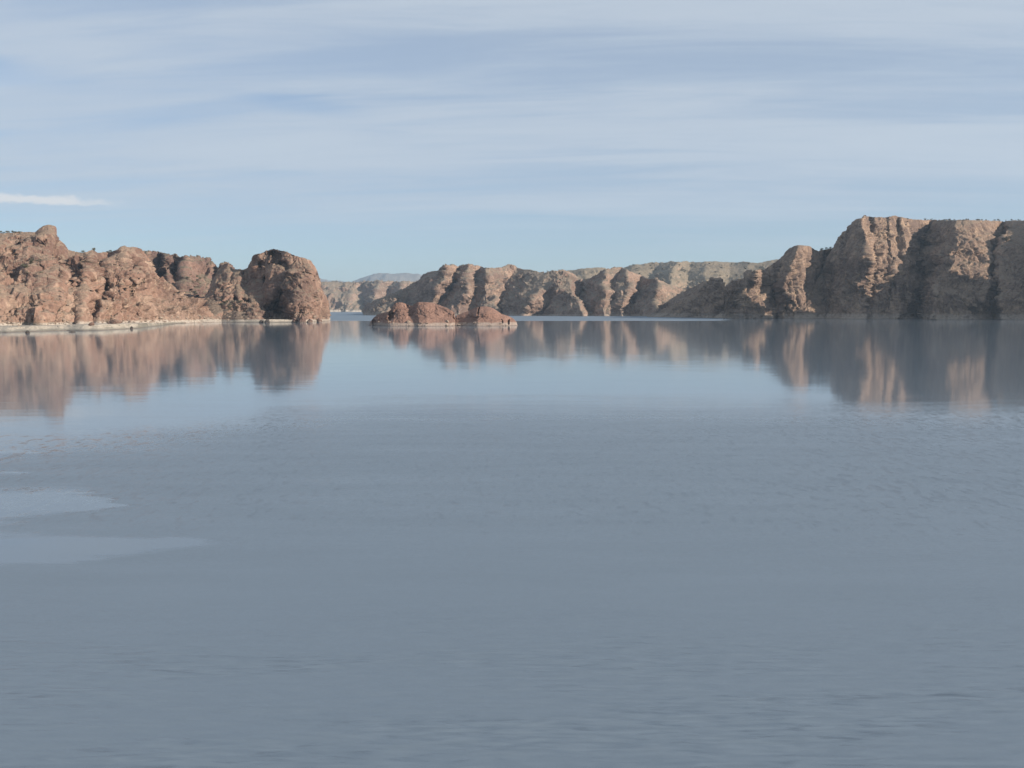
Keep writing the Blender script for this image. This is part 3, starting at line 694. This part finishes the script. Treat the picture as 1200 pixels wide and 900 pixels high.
def boulder(at, w, h, d, label, mat, seed, group=None):
    import bmesh
    bm = bmesh.new()
    bmesh.ops.create_icosphere(bm, subdivisions=4, radius=1.0)
    V = np.array([v.co[:] for v in bm.verts])
    b1, j1 = blocks(V * 1.3 + seed * 3.1, seed)
    b2, j2 = blocks(V * 3.2 + seed * 1.7, seed + 1)
    k = 1 + 0.22 * b1 - 0.10 * (1 - sst(j1, 0, 0.12)) + 0.07 * b2 + 0.10 * fbm(V * 2.1 + seed, 3, 0.5, seed)
    V = V * k[:, None]
    V[:, 0] *= 1 - 0.28 * V[:, 2] + 0.18 * V[:, 1]; V[:, 2] += 0.22 * V[:, 0]
    V = V * np.array([w / 2, d / 2, h / 2])
    V[:, 2] += h * 0.30
    for v, c in zip(bm.verts, V): v.co = c
    me = bpy.data.meshes.new('boulder'); bm.to_mesh(me); bm.free()
    me.materials.append(mat)
    o = bpy.data.objects.new('boulder', me); scene.collection.objects.link(o)
    o.location = at
    return tag(o, label, 'boulder', group)

G_head, G_slope, G_bank, G_ridge, G_back = Ground(P_head), Ground(P_slope), Ground(P_bank), Ground(P_ridge), Ground(P_back)
G_massif, G_peak, G_plat, G_spur = Ground(P_massif), Ground(P_peak), Ground(P_plateau), Ground(P_spur)

def shore_at(px, D, z=0.0):
    return place(px, D, z)
foot = 'rocks along the foot of the left shore'
boulder(shore_at(306, 776, -0.3), 3.2, 3.2, 3, 'smaller dark boulder in the water by the shaded hollow of the headland', m_boulder_dark, 3, foot)
boulder(shore_at(313, 774, -0.3), 4.2, 4.0, 4, 'larger dark boulder in the water by the shaded hollow of the headland', m_boulder_dark, 4, foot)
boulder(shore_at(345.5, 782, -0.3), 5.0, 5.2, 5, 'reddish boulder at the right edge of the shaded hollow', m_boulder, 5, foot)
boulder(shore_at(354, 780, -0.5), 6.5, 7.5, 6, 'tall reddish boulder leaning on the sunlit headland corner', m_boulder, 6, foot)
boulder(shore_at(363, 786, -0.4), 4.5, 4.2, 4, 'low reddish boulder at the waterline under the sunlit headland face', m_boulder, 7, foot)
boulder(shore_at(374, 800, -0.4), 4.5, 5.0, 4, 'reddish boulder at the outer tip of the headland', m_boulder, 8, foot)
boulder(G_bank.at(41, 380), 2.6, 3.4, 2.6, 'upright dark boulder standing on the silt bank below the reddish mound', m_boulder_dark, 9, foot)
boulder(shore_at(32, 452, -0.3), 2.0, 1.9, 2.0, 'dark wedge-shaped rock in front of the silt bank at far left', m_boulder_dark, 10, foot)
boulder(shore_at(84, 470, -0.3), 3.8, 1.0, 2.0, 'flat dark slab lying off the silt bank', m_boulder_dark, 11, foot)
boulder(G_bank.at(107, 381), 3.0, 2.2, 2.6, 'brown boulder resting on the narrow end of the silt bank', m_boulder, 12, foot)
boulder(G_bank.at(134, 379.5), 9.0, 3.6, 5, 'long reddish boulder lying behind the silt bank under the sunlit knob', m_boulder, 13, foot)
boulder(shore_at(154, 540, -0.3), 1.5, 2.3, 1.5, 'narrow dark rock upright in the edge of the silt bank', m_boulder_dark, 14, foot)
boulder(G_ridge.at(599, 313) - np.array([0, 0, 4.0]), 11, 10.5, 11, 'round boulder balanced on the skyline of the far ridge', m_far, 15)
boulder(G_massif.at(1013.5, 255), 3.6, 3.6, 3.6, 'block of rock on the left corner of the tall cliff top', m_boulder, 16)

m_leaf, g_ = new_mat('dry_leaf')
o_ = g_.n('ShaderNodeOutputMaterial'); b_ = g_.n('ShaderNodeBsdfPrincipled'); g_.link(b_.outputs[0], o_.inputs[0])
geo_ = g_.n('ShaderNodeNewGeometry'); oi_ = g_.n('ShaderNodeObjectInfo')
n_ = g_.noise(geo_.outputs['Position'], 1.4, 3.0, 0.6)
c_ = g_.mix(g_.smooth(n_, 0.35, 0.65), (0.045, 0.050, 0.030, 1), (0.105, 0.100, 0.058, 1))
c_ = g_.mix(g_.math('MULTIPLY', oi_.outputs['Random'], 0.5), c_, (0.085, 0.072, 0.045, 1))
g_.link(c_, b_.inputs['Base Color']); b_.inputs['Roughness'].default_value = 0.9

def shrub_mesh(seed):
    rng = random.Random(seed)
    V = []; Fc = []
    lobes = [(rng.uniform(-.5, .5), rng.uniform(-.5, .5), rng.uniform(.45, .8), rng.uniform(.3, .5)) for _ in range(6)]
    for _ in range(330):
        lx, ly, lz, lr = rng.choice(lobes)
        a, b, r = rng.uniform(0, 6.283), rng.uniform(-1, 1), lr * rng.random() ** 0.4
        c = math.sqrt(1 - b * b)
        p = Vector((lx + r * c * math.cos(a), ly + r * c * math.sin(a), max(0.02, lz + r * b * 0.9)))
        d1 = Vector((rng.gauss(0, 1), rng.gauss(0, 1), rng.gauss(0, 1))).normalized()
        d2 = d1.orthogonal().normalized()
        l = rng.uniform(.06, .13)
        i = len(V)
        V += [p - d1 * l, p + d2 * l * .5, p + d1 * l, p - d2 * l * .5]
        Fc.append((i, i + 1, i + 2, i + 3))
    for lx, ly, lz, lr in lobes:              # stems
        i = len(V)
        for k in range(3):
            q = k * 2.094
            V.append(Vector((.05 * math.cos(q), .05 * math.sin(q), -.25)))
        for k in range(3):
            q = k * 2.094
            V.append(Vector((lx + .02 * math.cos(q), ly + .02 * math.sin(q), lz)))
        for k in range(3):
            Fc.append((i + k, i + (k + 1) % 3, i + 3 + (k + 1) % 3, i + 3 + k))
    me = bpy.data.meshes.new('shrub')
    me.from_pydata([tuple(v) for v in V], [], Fc); me.update(); me.materials.append(m_leaf)
    return me
shrubs = [shrub_mesh(k) for k in range(4)]
def plant(ground, spots, label, group, h=(1.6, 3.0)):
    for px, row in spots:
        p = ground.at(px, row)
        o = bpy.data.objects.new('shrub', random.choice(shrubs)); scene.collection.objects.link(o)
        k = random.uniform(*h)
        o.location = (p[0], p[1], p[2] - 0.1 * k); o.rotation_euler = (0, 0, random.uniform(0, 6.28)); o.scale = (k * random.uniform(.8, 1.3), k * random.uniform(.8, 1.3), k * random.uniform(.75, 1.1))
        tag(o, label, 'shrub', group)
def spread(n, x0, x1, y0, y1):
    return [(random.uniform(x0, x1), random.uniform(y0, y1)) for _ in range(n)]
plant(G_massif, [(x + random.choice((-1, 1)) * random.uniform(0, 5), 258) for x in np.linspace(1080, 1199, 30)], 'dark shrub standing in the row along the flat top of the right cliff', 'shrubs on the right cliff top', (0.7, 2.2))
plant(G_massif, spread(16, 1166, 1184, 266, 284), 'green shrub growing in the gully near the top of the right cliff', 'shrubs in the right cliff gully', (2.0, 3.4))
plant(G_massif, spread(10, 1020, 1064, 256, 264), 'small shrub on the gentle brow above the sunlit cliff columns', 'shrubs above the cliff columns', (1.3, 2.0))
plant(G_peak, [(x, 291) for x in (961, 964, 968, 969.5, 973, 977)], 'dark shrub on the saddle between the blunt peak and the tall cliff', 'shrubs on the saddle', (1.2, 3.0))
plant(G_slope, [(x, 272.5) for x in (1, 4, 9, 15, 18, 23)], 'shrub on the skyline at the far left of the left slope', 'shrubs on the left skyline', (1.2, 2.2))
plant(G_slope, spread(14, 28, 48, 304, 322), 'grey-green shrub in the hollow halfway up the left slope', 'shrubs in the left slope hollow', (1.3, 2.6))
plant(G_slope, [(126, 296), (129, 295.5), (110, 294), (97, 296)], 'dark shrub on the crest left of the sunlit knob', 'shrubs on the crest by the knob', (1.2, 2.2))
plant(G_back, spread(20, 196, 246, 322, 346), 'green shrub on the slope below the purplish back ridge', 'shrubs below the back ridge', (1.6, 3.0))
plant(G_head, spread(14, 256, 284, 352, 364), 'green shrub in the grassy hollow left of the rounded headland', 'shrubs left of the headland', (1.4, 2.6))
plant(G_plat, spread(40, 735, 905, 309, 326), 'dark shrub dotted on the far grey-green upland', 'shrubs on the far upland', (2.5, 5.0))

plant(G_slope, spread(22, -20, 160, 300, 365), 'small dry shrub dotted among the crags of the sunlit left slope', 'shrubs among the left crags', (0.8, 1.7))
plant(G_massif, spread(26, 1110, 1199, 270, 340), 'small dry shrub dotted on the sloping right part of the tall cliff', 'shrubs on the right cliff slope', (1.0, 2.0))
plant(G_ridge, spread(14, 520, 700, 314, 345), 'dark shrub dotted on the buttresses of the far ridge', 'shrubs on the far ridge', (1.6, 3.0))

import bmesh
def rubble_mesh(seed):
    bm = bmesh.new()
    bmesh.ops.create_icosphere(bm, subdivisions=3, radius=1.0)
    V = np.array([v.co[:] for v in bm.verts])
    b1, j1 = blocks(V * 1.1 + seed * 3.1, seed)
    V = V * (1 + 0.42 * b1 + 0.12 * fbm(V * 2.1 + seed, 3, 0.5, seed))[:, None] * np.array([0.6, 0.5, 0.42])
    for v, c in zip(bm.verts, V): v.co = c
    me = bpy.data.meshes.new('boulder'); bm.to_mesh(me); bm.free()
    me.materials.append(m_rubble)
    return me
m_rubble = rock_material('rubble_rock', (0.20, 0.15, 0.12, 1), (0.33, 0.26, 0.21, 1), (0.46, 0.39, 0.32, 1), (0.36, 0.29, 0.23, 1), band_amt=0.4, band_h=0.8, size=0.3, bush_amt=0.0)
rubble = [rubble_mesh(k) for k in range(5)]
def strew(ground, spots, label, group, w=(0.8, 2.6)):
    for px, row in spots:
        p = ground.at(px, row)
        o = bpy.data.objects.new('boulder', random.choice(rubble)); scene.collection.objects.link(o)
        k = w[0] + (w[1] - w[0]) * random.random() ** 2
        o.location = (p[0], p[1], p[2] + 0.08 * k); o.rotation_euler = (random.uniform(-.4, .4), random.uniform(-.4, .4), random.uniform(0, 6.28)); o.scale = (k, k * random.uniform(.7, 1.2), k * random.uniform(.6, 1.0))
        tag(o, label, 'boulder', group)
G_is1, G_is2 = Ground(P_is1), Ground(P_is2)
strew(G_is1, [(random.uniform(436, 533), random.uniform(377, 382)) for _ in range(16)] + [(437, 381), (439, 381.5), (441, 382)], 'boulder in the broken rocks at the waterline of the larger islet', 'waterline rocks of the larger islet', (0.8, 2.6))
strew(G_is2, [(random.uniform(536, 605), random.uniform(378, 382)) for _ in range(12)], 'boulder in the broken rocks at the waterline of the smaller islet', 'waterline rocks of the smaller islet', (0.8, 2.4))
strew(G_slope, [(random.uniform(140, 252), random.uniform(370, 379)) for _ in range(60)], 'pale boulder in the rubble along the water below the sunlit knob', 'rubble below the sunlit knob', (0.9, 3.2))
strew(G_slope, [(random.uniform(-5, 140), random.uniform(374, 383)) for _ in range(40)], 'boulder in the rubble between the left slope and the silt bank', 'rubble behind the silt bank', (0.8, 2.6))
strew(G_head, [(random.uniform(244, 384), random.uniform(370, 377)) for _ in range(40)], 'small boulder in the rubble along the foot of the headland', 'rubble at the headland foot', (0.9, 3.4))
strew(G_slope, [(random.uniform(0, 170), random.uniform(320, 372)) for _ in range(40)], 'loose boulder lying on the sunlit left slope', 'loose boulders on the left slope', (0.9, 3.0))

# ------------------------------------------------------------------ air
def haze_box():
    x0, x1, y0, y1, z0, z1 = -6000, 6000, -400, 14000, -4.0, 480.0
    v = [(x, y, z) for z in (z0, z1) for y in (y0, y1) for x in (x0, x1)]
    f = [(0, 2, 3, 1), (4, 5, 7, 6), (0, 1, 5, 4), (2, 6, 7, 3), (0, 4, 6, 2), (1, 3, 7, 5)]
    m = bpy.data.materials.new('haze_air'); m.use_nodes = True
    g = NT(m.node_tree); m.node_tree.nodes.clear()
    o = g.n('ShaderNodeOutputMaterial'); pv = g.n('ShaderNodeVolumePrincipled')
    pv.inputs['Color'].default_value = (0.58, 0.78, 1.0, 1)
    pv.inputs['Density'].default_value = HAZE
    pv.inputs['Anisotropy'].default_value = 0.2
    g.link(pv.outputs[0], o.inputs['Volume'])
    h = link_mesh('haze', v, f, m)
    tag(h, 'thin pale blue haze over the whole lake and its far cliffs', 'haze', kind='stuff')
HAZE = 0.00007
haze_box()
